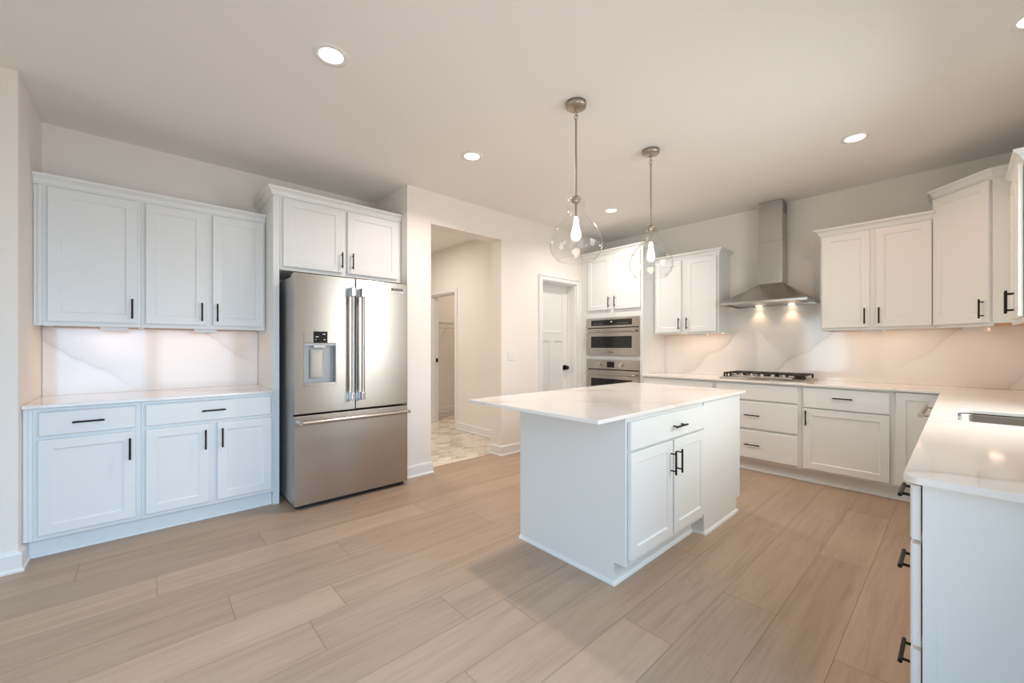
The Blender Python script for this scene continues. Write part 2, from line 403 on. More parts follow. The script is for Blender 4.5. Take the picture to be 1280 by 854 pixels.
dl = MB(); x0, x1, yf = DX0 + 0.018, DX1 - 0.018, YJ + 0.13
def stile_rail(mb, x0, x1, yf, t, z0, z1, xs, zs, rec):
    """frame-and-panel slab facing -y: xs/zs are lists of openings per row ((z0,z1),[(x0,x1)..])"""
    mb.box(x0, x1, yf + rec, yf + t, z0, z1)
    for (a, b), cols in zs:
        pass
dl.box(x0, x1, yf + 0.010, yf + 0.04, 0.012, DZ - 0.018)
s_ = 0.105; pz = [(0.25, 1.30), (1.43, 1.93)]
dl.box(x0, x0 + s_, yf, yf + 0.010, 0.012, DZ - 0.018); dl.box(x1 - s_, x1, yf, yf + 0.010, 0.012, DZ - 0.018)
dl.box(x0 + s_, x1 - s_, yf, yf + 0.010, 0.012, 0.25); dl.box(x0 + s_, x1 - s_, yf, yf + 0.010, 1.30, 1.43); dl.box(x0 + s_, x1 - s_, yf, yf + 0.010, 1.93, DZ - 0.018)
xm = (x0 + x1) / 2; dl.box(xm - 0.05, xm + 0.05, yf, yf + 0.010, 0.25, 1.30)
dl.box(x0 + s_ - 0.005, x1 - s_ + 0.005, yf - 0.003, yf, 1.412, 1.42)
d1 = struct('door_1', dl, 'trim', 0.0025)
kb = MB(); kx, kz = x1 - 0.062, 0.945
kb.box(kx - 0.033, kx + 0.033, yf - 0.009, yf, kz - 0.033, kz + 0.033)
kb.cyl((kx, yf - 0.006, kz), (kx, yf - 0.04, kz), 0.011, 16)
kb.cyl((kx, yf - 0.038, kz), (kx, yf - 0.062, kz), 0.027, 24, 0.024)
kb.obj('knob', 'black', d1, 0.002)
# hallway closet doorway trim
t2 = MB()
for y0_, y1_ in ((5.08 - CS, 5.08), (5.80, 5.80 + CS)): t2.box(3.442, 3.46, y0_, y1_, 0, 2.05 + CS)
t2.box(3.442, 3.46, 5.08, 5.80, 2.05, 2.05 + CS)
t2.box(3.46, 3.60, 5.08, 5.095, 0, 2.05); t2.box(3.46, 3.60, 5.785, 5.80, 0, 2.05); t2.box(3.46, 3.60, 5.095, 5.785, 2.035, 2.05)
t2.box(3.50, 3.535, 5.775, 5.785, 0, 2.035)
t2o = struct('trim_2', t2, 'trim', 0.002)
MB().box(3.555, 3.592, 5.781, 5.785, 0.97, 1.035).obj('strike_plate', 'black', t2o)
# window over the sink
wf = MB()
for a, b in ((WX0, WX0 + 0.05), (WX1 - 0.05, WX1)): wf.box(a, b, YC - 0.12, YC - 0.06, WZ0, WZ1)
wf.box(WX0, WX1, YC - 0.12, YC - 0.06, WZ0, WZ0 + 0.05); wf.box(WX0, WX1, YC - 0.12, YC - 0.06, WZ1 - 0.05, WZ1)
wf.box((WX0 + WX1) / 2 - 0.02, (WX0 + WX1) / 2 + 0.02, YC - 0.12, YC - 0.06, WZ0, WZ1)
w1 = struct('window_1', wf, 'trim', 0.002)
MB().box(WX0 + 0.05, WX1 - 0.05, YC - 0.093, YC - 0.089, WZ0 + 0.05, WZ1 - 0.05).obj('pane', 'glass', w1)

pf = MB()
for x in (PX0, (PX0 + PX1) / 2 - 0.04, PX1 - 0.08): pf.box(x, x + 0.08, YC - 0.13, YC - 0.07, 0, PZ)
pf.box(PX0, PX1, YC - 0.13, YC - 0.07, PZ - 0.08, PZ); pf.box(PX0, PX1, YC - 0.13, YC - 0.07, 0, 0.06)
struct('door_2', pf, 'trim', 0.002)
for i_, (a, b) in enumerate(((0.10, 1.40), (1.70, 3.20))):
    wf = MB()
    for y in (a, b - 0.05): wf.box(-5.12, -5.06, y, y + 0.05, 0.3, 2.4)
    for z in (0.3, 1.33, 2.35): wf.box(-5.12, -5.06, a, b, z, z + 0.05)
    struct('window_%d' % (i_ + 2), wf, 'trim', 0.002)

# ------------------------------------------------------------------ cabinets
def bar_handle(kind, x, y, z, L=0.135):
    """black bar pull; y is the face it is screwed to, the bar stands 3 cm in front (towards -y)"""
    b = MB(); r = 0.0056; o = y - 0.031; k = L / 2 - 0.019
    if kind == 'v':
        b.cyl((x, o, z - L / 2), (x, o, z + L / 2), r, 14)
        for s in (-k, k): b.cyl((x, y, z + s), (x, o, z + s), 0.0042, 10)
    else:
        b.cyl((x - L / 2, o, z), (x + L / 2, o, z), r, 14)
        for s in (-k, k): b.cyl((x + s, y, z), (x + s, o, z), 0.0042, 10)
    return b
GAP = 0.003; TH = 0.020
def shaker(x0, x1, z0, z1, y=-GAP - TH, st=0.056, rec=0.008):
    """frame-and-panel door facing -y as one closed mesh: frame, small inner bevel, sunken panel"""
    b = MB(); yb = y + TH
    def ring(i, yy): return [(x0 + i, yy, z0 + i), (x1 - i, yy, z0 + i), (x1 - i, yy, z1 - i), (x0 + i, yy, z1 - i)]
    e = 0.0022
    rows = [ring(0, yb), ring(0, y + e), ring(e, y), ring(st, y), ring(st + 0.004, y + rec * 0.55), ring(st + 0.006, y + rec)]
    vs = [p for r_ in rows for p in r_]
    fs = [(i * 4 + k, i * 4 + (k + 1) % 4, (i + 1) * 4 + (k + 1) % 4, (i + 1) * 4 + k) for i in range(5) for k in range(4)]
    fs += [(20, 21, 22, 23), (3, 2, 1, 0)]
    return b.add(vs, fs)
def slab_front(x0, x1, z0, z1, y=-GAP - TH):
    b = MB(); yb = y + TH; e = 0.004
    def ring(i, yy): return [(x0 + i, yy, z0 + i), (x1 - i, yy, z0 + i), (x1 - i, yy, z1 - i), (x0 + i, yy, z1 - i)]
    rows = [ring(0, yb), ring(0, y + e), ring(e, y)]
    vs = [p for r_ in rows for p in r_]
    fs = [(i * 4 + k, i * 4 + (k + 1) % 4, (i + 1) * 4 + (k + 1) % 4, (i + 1) * 4 + k) for i in range(2) for k in range(4)]
    return b.add(vs, fs + [(8, 9, 10, 11), (3, 2, 1, 0)])
CROWN = [(0, 0), (0.005, 0), (0.006, 0.010), (0.011, 0.013), (0.014, 0.024), (0.022, 0.036), (0.032, 0.043), (0.036, 0.047), (0.041, 0.048), (0.042, 0.062), (0, 0.062)]
def front(t, spec, zb):
    kind, x0, x1, z0, z1, h = spec
    nm = 'door' if kind == 'door' else 'drawer'
    d = (shaker if kind == 'door' else slab_front)(x0, x1, z0 - zb, z1 - zb).obj(nm, 'cab', t)
    if h:
        bar_handle(h[0], h[1], -GAP - TH, h[2] - zb).obj('handle', 'black', d)
    return d
def cabinet(name, label, cat, org, rz, W, D, z0, z1, fronts, toe=False, crown=None, group=None, filler=None, under=False, crown_z=None, body=True):
    """local frame: x to the right seen from the room, -y out of the front, origin at the front-left foot of the face frame"""
    zb = 0.0 if toe else z0
    t = thing(name, label, cat, (org[0], org[1], zb), rz, group)
    if body:
        b = MB(); b.box(0, W, 0, D, z0 - zb, z1 - zb)
        if under:   # the recessed underside: face frame and ends hang 2 cm below the bottom
            b = MB(); b.box(0, W, 0, D, z0 - zb + 0.022, z1 - zb)
            b.box(0, W, 0, 0.019, z0 - zb, z0 - zb + 0.022); b.box(0, 0.016, 0.019, D, z0 - zb, z0 - zb + 0.022); b.box(W - 0.016, W, 0.019, D, z0 - zb, z0 - zb + 0.022)
        b.obj('cabinet_box', 'cab', t, 0.0012)
    if filler:
        for a, c, yy in filler: MB().box(a, c, yy, 0.02, z0 - zb, z1 - zb).obj('filler_strip', 'cab', t, 0.001)
    if under:
        MB().box(0.0165, W - 0.0165, 0.0195, D - 0.002, z0 - zb + 0.0185, z0 - zb + 0.0215).obj('bottom_panel', 'cab_under', t)
    for s in fronts: front(t, s, zb)
    if toe:
        xl = min([f[0] for f in filler]) if filler else 0
        k = MB().box(xl, W, 0.072, D, 0, z0); k.sweep([(xl, 0.072), (W, 0.072)], [(0, 0), (0.014, 0), (0.012, 0.009), (0.006, 0.016), (0, 0.019)])
        k.obj('toe_kick', 'cab', t)
    if crown:
        cz = (crown_z if crown_z else z1) - zb
        MB().sweep(crown, [(o, cz + z) for o, z in CROWN]).obj('crown', 'cab', t)
    return t
BT = 0.876; BB = 0.115
# --- wall with the refrigerator: base units
F = 3.555
G_LB = None
cabinet('base_cabinet', 'white base cabinet with one drawer over a single door, against the jutting wall', 'cabinet', (-0.470, F), 0, 0.456, 0.595, BB, BT,
        [('drawer', 0.023, 0.432, 0.713, 0.852, ('h', 0.2255, 0.784)), ('door', 0.021, 0.432, 0.143, 0.691, ('v', 0.405, 0.585))], toe=True,
        filler=[(-0.038, -0.0195, 0.004), (-0.019, -0.0005, 0.0)])
cabinet('base_cabinet', 'white base cabinet with one wide drawer over two doors, beside the refrigerator', 'cabinet', (-0.0135, F), 0, 0.755, 0.595, BB, BT,
        [('drawer', 0.0225, 0.7345, 0.713, 0.852, ('h', 0.378, 0.784)), ('door', 0.0225, 0.354, 0.143, 0.691, ('v', 0.331, 0.585)), ('door', 0.400, 0.7375, 0.143, 0.691, ('v', 0.427, 0.585))], toe=True)
tag(MB().box(-0.507, 0.742, 3.513, YA - 0.002, BT + 0.0005, 0.896).obj('countertop', 'quartz', None, 0.003), 'white veined quartz countertop on the pair of base cabinets beside the refrigerator', 'countertop')
tag(MB().box(-0.507, 0.742, YA - 0.014, YA - 0.001, 0.8965, 1.3605).obj('backsplash', 'quartz', None, 0.001), 'white marbled backsplash slab behind the short counter beside the refrigerator', 'backsplash')
FU = 3.850
UB, UT = 1.362, 2.242
cabinet('wall_cabinet', 'white wall cabinet with a single wide shaker door, against the jutting wall', 'cabinet', (-0.470, FU), 0, 0.456, 0.303, UB, UT,
        [('door', 0.023, 0.436, 1.390, 2.232, ('v', 0.411, 1.487))], crown=[(-0.038, 0), (0.456, 0)], filler=[(-0.038, -0.0195, 0.006), (-0.019, -0.0005, 0.0)], under=True)
cabinet('wall_cabinet', 'white wall cabinet with two narrow shaker doors, touching the tall refrigerator panel', 'cabinet', (-0.0135, FU), 0, 0.755, 0.303, UB, UT,
        [('door', 0.0225, 0.3595, 1.390, 2.232, ('v', 0.336, 1.487)), ('door', 0.4035, 0.7395, 1.390, 2.232, ('v', 0.430, 1.487))], crown=[(0.0005, 0), (0.755, 0)], under=True)
# --- refrigerator surround
FR = 3.585
tag(MB().box(0.744, 0.787, FR, YA - 0.002, 0, 2.410).obj('refrigerator_surround', 'cab', None, 0.0015), 'tall white end panel between the base cabinets and the refrigerator', 'panel')
t = cabinet('over_refrigerator_cabinet', 'white two-door cabinet with crown moulding above the stainless refrigerator', 'cabinet', (0.788, FR), 0, 1.030, 0.566, 1.834, 2.410,
        [('door', 0.022, 0.476, 1.862, 2.398, ('v', 0.467, 1.966)), ('door', 0.521, 0.985, 1.862, 2.398, ('v', 0.558, 1.966))])
MB().sweep([(-0.045, 0.566), (-0.045, 0), (1.03, 0)], [(o, 2.411 - 1.834 + z) for o, z in CROWN]).obj('crown', 'cab', t)

# --- refrigerator (french door over freezer drawer), local origin at front-left foot
def refrigerator():
    X0, W = 0.826, 0.916; YF = 3.31
    t = thing('refrigerator', 'stainless steel french door refrigerator with bottom freezer drawer and ice dispenser', 'refrigerator', (X0, YF, 0))
    MB().box(0.008, W - 0.008, 0.088, 0.80, 0.025, 1.765).obj('refrigerator_body', 'greyside', t, 0.006)
    g = MB().box(0.014, W - 0.014, 0.070, 0.087, 0.06, 1.76); g.obj('door_gasket', 'gasket', t)
    for a in (0.012, W - 0.075): MB().box(a, a + 0.063, 0.07, 0.16, 1.766, 1.786).obj('hinge_cover', 'greyside', t, 0.004)
    kg = MB().box(0.02, W - 0.02, 0.04, 0.14, 0.004, 0.055); kg.obj('kick_grille', 'dark', t)
    for x in (0.06, W - 0.06): MB().cyl((x, 0.06, 0), (x, 0.06, 0.03), 0.022, 16).obj('foot', 'dark', t)
    sp = 0.451; zb, zt = 0.724, 1.780
    # left door with a real opening for the dispenser
    dx0, dx1, dz0, dz1 = 0.064, 0.299, 0.935, 1.256
    d = MB()
    def plate(x0, x1, z0, z1): d.box(x0, x1, 0.0, 0.066, z0, z1)
    plate(0, dx0, zb, zt); plate(dx1, sp - 0.0045, zb, zt); plate(dx0, dx1, zb, dz0); plate(dx0, dx1, dz1, zt); d.box(dx0, dx1, 0.060, 0.066, dz0, dz1)
    dl_ = d.obj('door', 'steel', t)
    bz = MB()
    bz.box(dx0 - 0.003, dx0 + 0.004, -0.004, 0.0, dz0 - 0.005, 1.345); bz.box(dx1 - 0.004, dx1 + 0.003, -0.004, 0.0, dz0 - 0.005, 1.345)
    bz.box(dx0, dx1, -0.004, 0.0, dz0 - 0.006, dz0 + 0.016); bz.box(dx0, dx1, -0.005, -0.0005, dz1 + 0.001, 1.345)
    disp = bz.obj('dispenser', 'steel', dl_, 0.001)
    MB().box(0.130, 0.231, -0.008, -0.0052, 1.258, 1.345).obj('display', 'glassblack', dl_)
    for a, b_, zz in ((0.196, 0.216, 1.322), (0.146, 0.166, 1.302), (0.202, 0.216, 1.280), (0.145, 0.150, 1.281)): MB().box(a, b_, -0.0088, -0.0082, zz, zz + 0.004).obj('display_mark', 'display', dl_)
    cav = MB(); cav.box(dx0 + 0.001, dx0 + 0.003, 0.001, 0.059, dz0, dz1); cav.box(dx1 - 0.003, dx1 - 0.001, 0.001, 0.059, dz0, dz1); cav.box(dx0, dx1, 0.001, 0.059, dz1 - 0.02, dz1 - 0.001); cav.box(dx0 + 0.003, dx1 - 0.003, 0.055, 0.059, dz0, dz1 - 0.02)
    cav.obj('dispenser_recess', 'greyside', dl_)
    MB().box(dx0 + 0.004, dx1 - 0.004, 0.010, 0.059, dz0 + 0.001, dz0 + 0.012).obj('drip_tray', 'greyside', dl_, 0.001)
    ch = MB(); ch.box(0.135, 0.222, 0.004, 0.058, 1.222, 1.254); ch.obj('ice_chute', 'plastic', dl_, 0.003)
    pd = MB(); pd.box(0.118, 0.209, 0.034, 0.040, 0.985, 1.205); pd.box(0.128, 0.199, 0.024, 0.034, 0.995, 1.190); pd.obj('dispenser_paddle', 'steel', dl_, 0.002)
    d = MB().box(sp + 0.0045, W, 0.0, 0.066, zb, zt); dr_ = d.obj('door', 'steel', t, 0.003)
    fz = MB().box(0, W, 0.0, 0.070, 0.036, 0.708).obj('freezer_drawer', 'steel', t, 0.004)
    def vhandle(x, par):
        h = MB(); h.cyl((x, -0.058, 0.80), (x, -0.058, 1.70), 0.0145, 20)
        o = h.obj('handle', 'steel', par)
        for z0_, z1_ in ((0.800, 0.862), (1.632, 1.700)):
            MB().box(x - 0.0155, x + 0.0155, -0.073, 0.0, z0_, z1_).obj('handle_bracket', 'chrome', par, 0.004, 3)
    vhandle(sp - 0.040, dl_); vhandle(sp + 0.040, dr_)
    h = MB(); h.cyl((0.012, -0.056, 0.661), (W - 0.004, -0.056, 0.661), 0.0135, 20); h.obj('handle', 'steel', fz)
    for a in (0.022, W - 0.034):
        MB().cyl((a + 0.006, 0, 0.661), (a + 0.006, -0.050, 0.661), 0.011, 16).box(a - 0.006, a + 0.02, -0.0705, -0.045, 0.646, 0.676).obj('handle_bracket', 'chrome', fz, 0.003)
    bd = MB().box(0.764, 0.868, -0.0025, 0, 1.714, 1.735).obj('badge', 'dark', dr_)
    MB().box(0.764, 0.868, -0.0025, 0, 1.700, 1.7135).obj('badge_strip', 'plastic', dr_)
    text('badge_lettering', 'FRIGIDAIRE', 0.0168, (0.816, -0.003, 1.7245), (R(90), 0, 0), 'greyside', bd)
    text('badge_lettering', 'PROFESSIONAL', 0.0115, (0.816, -0.003, 1.7065), (R(90), 0, 0), 'greyside', bd)
refrigerator()

# --- wall with the range hood (faces -X): local x runs along -Y
RB = R(-90); FX = 4.425
def B(y0, y1): return y0 - y1
# oven tower, cut open for the two appliances
OY0, OY1 = 3.463, 2.552
t = thing('oven_cabinet', 'tall white cabinet tower holding the microwave and the wall oven', 'cabinet', (FX, OY0, 0), RB)
ow = OY0 - OY1; a0, a1 = 0.105, 0.868
b = MB()
b.box(0, a0, 0, 0.56, BB, 2.41); b.box(a1, ow, 0, 0.56, BB, 2.41); b.box(a0, a1, 0.54, 0.56, BB, 2.41)
for z0_, z1_ in ((BB, 0.33), (1.058, 1.118), (1.598, 2.41)): b.box(a0, a1, 0, 0.54, z0_, z1_)
b.obj('cabinet_box', 'cab', t, 0.001)
k = MB().box(0, ow, 0.072, 0.56, 0, BB); k.obj('toe_kick', 'cab', t)
front(t, ('door', 0.110, 0.469, 1.702, 2.396, ('v', 0.452, 1.800)), 0)
front(t, ('door', 0.517, 0.886, 1.702, 2.396, ('v', 0.540, 1.800)), 0)
front(t, ('drawer', 0.108, 0.886, 0.140, 0.315, ('h', 0.49, 0.235)), 0)
MB().sweep([(0, 0), (ow, 0), (ow, 0.56)], [(o, 2.411 + z) for o, z in CROWN]).obj('crown', 'cab', t)

def mw(y): return OY0 - y
def appliance_handle(t, x0, x1, z, yo=-0.060):
    h = MB(); h.cyl((x0, yo, z), (x1, yo, z), 0.0115, 18); o = h.obj('handle', 'steel', t)
    for a in (x0, x1 - 0.05):
        MB().cyl((a, yo, z), (a + 0.05, yo, z), 0.0128, 18).cyl((a + 0.025, yo, z), (a + 0.025, -0.02, z), 0.009, 12).obj('handle_bracket', 'chrome', t)
def built_in_microwave():
    t = thing('microwave', 'built-in stainless microwave with black display, above the wall oven', 'microwave', (FX, OY0, 1.119), RB)
    z = lambda q: q - 1.119
    x0, x1 = mw(3.364), mw(2.590)
    MB().box(a0 + 0.006, a1 - 0.006, 0.002, 0.42, z(1.124), z(1.592)).obj('microwave_body', 'greyside', t)
    cp = MB(); cp.box(x0, x1, -0.026, -0.001, z(1.474), z(1.597)); cpo = cp.obj('control_panel', 'steel', t, 0.0015)
    MB().box(mw(3.290), mw(2.684), -0.0275, -0.0262, z(1.498), z(1.572)).obj('display', 'glassblack', cpo)
    MB().box(0.473, 0.497, -0.0284, -0.0278, z(1.540), z(1.549)).obj('display_mark', 'display', cpo)
    for q in range(7):
        for a in (0.21, 0.58): MB().box(a + q * 0.022, a + 0.012 + q * 0.022, -0.0284, -0.0278, z(1.521), z(1.525)).obj('display_mark', 'greyside', cpo)
    MB().box(x0 + 0.012, x1 - 0.012, -0.016, -0.001, z(1.462), z(1.473)).obj('vent_slot', 'dark', t)
    d = MB()
    wy0, wy1, wz0, wz1 = mw(3.290), mw(2.684), 1.211, 1.360
    d.box(x0, wy0, -0.030, -0.001, z(1.118), z(1.461)); d.box(wy1, x1, -0.030, -0.001, z(1.118), z(1.461))
    d.box(wy0, wy1, -0.030, -0.001, z(1.118), z(wz0)); d.box(wy0, wy1, -0.030, -0.001, z(wz1), z(1.461))
    do = d.obj('door', 'steel', t)
    MB().box(wy0, wy1, -0.0285, -0.002, z(wz0), z(wz1)).obj('window', 'glassblack', do)
    appliance_handle(do, x0 + 0.012, x1 - 0.02, z(1.424))
    text('badge', 'FRIGIDAIRE', 0.017, (mw(2.985), -0.0305, z(1.158)), (R(90), 0, 0), 'dark', do)
    text('badge', 'PROFESSIONAL', 0.009, (mw(2.985), -0.0305, z(1.143)), (R(90), 0, 0), 'greyside', do)
built_in_microwave()
def wall_oven():
    t = thing('wall_oven', 'built-in stainless wall oven with two control knobs, beneath the microwave', 'oven', (FX, OY0, 0.331), RB)
    z = lambda q: q - 0.331
    x0, x1 = mw(3.364), mw(2.590)
    MB().box(a0 + 0.006, a1 - 0.006, 0.002, 0.50, z(0.336), z(1.054)).obj('oven_body', 'greyside', t)
    cp = MB().box(x0, x1, -0.026, -0.001, z(0.940), z(1.060)).obj('control_panel', 'steel', t, 0.0015)
    MB().box(mw(3.043), mw(2.935), -0.0275, -0.0262, z(0.962), z(1.036)).obj('display', 'glassblack', cp)
    for y in (3.150, 2.828):
        k = MB(); k.cyl((mw(y), -0.026, z(1.0)), (mw(y), -0.034, z(1.0)), 0.030, 24); k.cyl((mw(y), -0.034, z(1.0)), (mw(y), -0.062, z(1.0)), 0.023, 24, 0.020); k.obj('knob', 'chrome', cp)
    MB().box(x0 + 0.012, x1 - 0.006, -0.014, -0.001, z(0.927), z(0.939)).obj('vent_slot', 'dark', t)
    d = MB(); wy0, wy1, wz0, wz1 = mw(3.290), mw(2.684), 0.46, 0.818
    d.box(x0, wy0, -0.030, -0.001, z(0.345), z(0.926)); d.box(wy1, x1, -0.030, -0.001, z(0.345), z(0.926))
    d.box(wy0, wy1, -0.030, -0.001, z(0.345), z(wz0)); d.box(wy0, wy1, -0.030, -0.001, z(wz1), z(0.926))
    do = d.obj('door', 'steel', t)
    MB().box(wy0, wy1, -0.0285, -0.002, z(wz0), z(wz1)).obj('window', 'glassblack', do)
    appliance_handle(do, x0 + 0.008, x1 - 0.02, z(0.878))
wall_oven()

# base units of the hood wall
cabinet('base_cabinet', 'white base cabinet with a drawer and two doors, between the oven tower and the cooktop', 'cabinet', (FX, 2.551), RB, 2.551 - 1.7245, 0.56, BB, BT,
        [('drawer', 0.020, 0.806, 0.708, 0.856, ('h', 0.41, 0.784)), ('door', 0.020, 0.400, 0.138, 0.685, ('v', 0.375, 0.59)), ('door', 0.426, 0.806, 0.138, 0.685, ('v', 0.451, 0.59))], toe=True)
cabinet('drawer_cabinet', 'white cabinet with a plain top front and two deep drawers under the gas cooktop', 'cabinet', (FX, 1.724), RB, 1.724 - 0.9735, 0.56, BB, BT,
        [('drawer', 0.020, 0.730, 0.708, 0.856, None), ('drawer', 0.020, 0.730, 0.428, 0.688, ('h', 0.361, 0.560)), ('drawer', 0.020, 0.730, 0.138, 0.406, ('h', 0.361, 0.272))], toe=True)
cabinet('base_cabinet', 'white base cabinet with one drawer over one wide door, next to the inside corner', 'cabinet', (FX, 0.973), RB, 0.973 - 0.3625, 0.56, BB, BT,
        [('drawer', 0.020, 0.593, 0.684, 0.857, ('h', 0.301, 0.784)), ('door', 0.020, 0.593, 0.137, 0.673, ('v', 0.043, 0.592))], toe=True)
cabinet('corner_base_cabinet', 'white corner base cabinet with one full-height door where the two counters meet', 'cabinet', (FX, 0.362), RB, 0.362 - 0.070, 0.56, BB, BT,
        [('door', 0.018, 0.262, 0.137, 0.866, None)], toe=True)

# L-shaped worktop with the sink cut-out
SX0, SX1, SY0, SY1 = 2.72, 3.235, -0.40, 0.010
def l_worktop():
    xe, ye, xf = 1.462, 0.1025, 4.385
    z0, z1 = BT + 0.0005, 0.896
    r = 0.055; n = 6
    outer = [(xf, 2.5505), (xf, ye)]
    rr = 0.035
    outer += [(xe + rr - rr * math.sin(PI / 2 * k / n), ye - rr + rr * math.cos(PI / 2 * k / n)) for k in range(n + 1)]
    outer += [(xe, YC + 0.002), (XB - 0.002, YC + 0.002), (XB - 0.002, 2.5505)]
    hole = []
    for cx, cy, a in ((SX1 - r, SY1 - r, 0), (SX0 + r, SY1 - r, 90), (SX0 + r, SY0 + r, 180), (SX1 - r, SY0 + r, 270)):
        hole += [(cx + r * math.cos(R(a + 90 * k / n)), cy + r * math.sin(R(a + 90 * k / n))) for k in range(n + 1)]
    import bmesh
    bm = bmesh.new(); es = []
    for loop in (outer, hole):
        vs = [bm.verts.new((x, y, z0)) for x, y in loop]
        es += [bm.edges.new((vs[i], vs[(i + 1) % len(vs)])) for i in range(len(vs))]
    bmesh.ops.triangle_fill(bm, use_beauty=True, use_dissolve=False, edges=es)
    ret = bmesh.ops.extrude_face_region(bm, geom=list(bm.faces))
    bmesh.ops.translate(bm, vec=(0, 0, z1 - z0), verts=[e for e in ret['geom'] if isinstance(e, bmesh.types.BMVert)])
    bmesh.ops.recalc_face_normals(bm, faces=bm.faces)
    bmesh.ops.dissolve_limit(bm, angle_limit=0.002, verts=bm.verts, edges=bm.edges)
    me = bpy.data.meshes.new('countertop'); bm.to_mesh(me); bm.free(); me.materials.append(M['quartz'])
    o = bpy.data.objects.new('countertop', me); COL.objects.link(o)
    bv = o.modifiers.new('bevel', 'BEVEL'); bv.width = 0.0035; bv.segments = 2; bv.limit_method = 'ANGLE'; bv.angle_limit = R(50)
    tag(o, 'L-shaped white veined quartz countertop carrying the cooktop and the sink', 'countertop')
l_worktop()
tag(MB().box(XB - 0.014, XB - 0.001, YC + 0.016, 2.5505, 0.8965, 1.6585).obj('backsplash', 'quartz', None, 0.001), 'tall white marbled backsplash slab behind the gas cooktop and under the hood', 'backsplash')
bk = MB(); bk.box(1.47, WX0 - 0.001, YC + 0.001, YC + 0.014, 0.8965, 1.374); bk.box(WX0 - 0.001, WX1 + 0.001, YC + 0.001, YC + 0.014, 0.8965, WZ0); bk.box(WX1 + 0.001, XB - 0.002, YC + 0.001, YC + 0.014, 0.8965, 1.374)
tag(bk.obj('backsplash', 'quartz', None, 0.001), 'white marbled backsplash slab behind the sink', 'backsplash')

# undermount sink
def sink():
    t = thing('sink', 'stainless steel undermount sink set into the quartz counter', 'sink', ((SX0 + SX1) / 2, (SY0 + SY1) / 2, 0.66))
    def rrect(gx, gy, r, z, n=6):
        out = []
        for sx, sy, a in ((1, 1, 0), (-1, 1, 90), (-1, -1, 180), (1, -1, 270)):
            for k in range(n + 1):
                an = R(a + 90 * k / n); out.append((sx * (gx - r) + r * math.cos(an), sy * (gy - r) + r * math.sin(an), z))
        return out
    hx, hy = (SX1 - SX0) / 2, (SY1 - SY0) / 2
    rows = [rrect(hx + 0.015, hy + 0.015, 0.06, 0.2135), rrect(hx + 0.002, hy + 0.002, 0.055, 0.2135), rrect(hx, hy, 0.055, 0.208), rrect(hx - 0.008, hy - 0.008, 0.05, 0.03), rrect(hx - 0.03, hy - 0.03, 0.04, 0.008), rrect(0.05, 0.05, 0.045, 0.004)]
    m = len(rows[0]); vs = [p for r_ in rows for p in r_]
    fs = [(i * m + k, i * m + (k + 1) % m, (i + 1) * m + (k + 1) % m, (i + 1) * m + k) for i in range(len(rows) - 1) for k in range(m)] + [tuple((len(rows) - 1) * m + k for k in range(m))]
    b = MB().add(vs, fs, True).obj('basin', 'sinksteel', t)
    so = b.modifiers.new('sheet', 'SOLIDIFY'); so.thickness = 0.0015; so.offset = -1
    MB().lathe([(0.0, 0.012), (0.03, 0.012), (0.042, 0.0135), (0.045, 0.010)], 0, 0, 32).obj('drain', 'chrome', t)
sink()

# sink run (faces +Y): local x runs along -X
FY = 0.066; DEPC = FY - YC - 0.003
def CX(x): return x
t = cabinet('drawer_cabinet', 'white three-drawer base cabinet at the open end of the sink counter', 'cabinet', (1.940, FY), PI, 1.940 - 1.484, DEPC, BB, BT,
        [('drawer', 0.020, 0.452, 0.728, 0.868, ('h', 0.225, 0.795)), ('drawer', 0.020, 0.452, 0.452, 0.716, ('h', 0.225, 0.585)), ('drawer', 0.020, 0.452, 0.137, 0.440, ('h', 0.225, 0.305))], toe=True)
ep = MB(); ep.box(0.4565, 0.4585, 0.0, 0.026, BB, BT); ep.obj('end_stile', 'cab', t, 0.0008)
cabinet('base_cabinet', 'white two-door base cabinet under the sink counter, between drawers and sink', 'cabinet', (2.520, FY), PI, 0.579, DEPC, BB, BT,
        [('drawer', 0.020, 0.559, 0.728, 0.866, ('h', 0.29, 0.795)), ('door', 0.020, 0.284, 0.137, 0.716, ('v', 0.262, 0.62)), ('door', 0.296, 0.559, 0.137, 0.716, ('v', 0.318, 0.62))], toe=True)
t = cabinet('sink_base_cabinet', 'white base cabinet that holds the undermount sink', 'cabinet', (3.435, FY), PI, 0.914, DEPC, BB, 0.640,
        [('drawer', 0.020, 0.894, 0.728, 0.866, None), ('door', 0.020, 0.452, 0.137, 0.716, ('v', 0.43, 0.62)), ('door', 0.464, 0.894, 0.137, 0.716, ('v', 0.486, 0.62))], toe=True)
fb = MB(); fb.box(0, 0.914, 0, 0.019, 0.6405, BT); fb.box(0, 0.018, 0.019, DEPC, 0.6405, BT); fb.box(0.896, 0.914, 0.019, DEPC, 0.6405, BT); fb.obj('face_frame', 'cab', t)
def dishwasher():
    x1 = 4.050
    t = thing('dishwasher', 'stainless dishwasher with a bar handle under the counter by the inside corner', 'dishwasher', (x1, FY, 0), PI)
    MB().box(0.003, 0.608, 0.002, 0.55, 0.10, BT - 0.004).obj('dishwasher_body', 'greyside', t)
    MB().box(0.003, 0.608, 0.06, 0.5, 0, 0.099).obj('toe_kick', 'dark', t)
    d = MB().box(0.004, 0.607, -0.026, 0.001, 0.115, BT - 0.006).obj('door', 'steel', t, 0.002)
    h = MB(); h.cyl((0.030, -0.094, 0.815), (0.600, -0.094, 0.815), 0.0135, 20); h.obj('handle', 'steel', d)
    for a in (0.075, 0.555): MB().cyl((a, -0.026, 0.815), (a, -0.094, 0.815), 0.010, 14).obj('handle_bracket', 'chrome', d)
dishwasher()
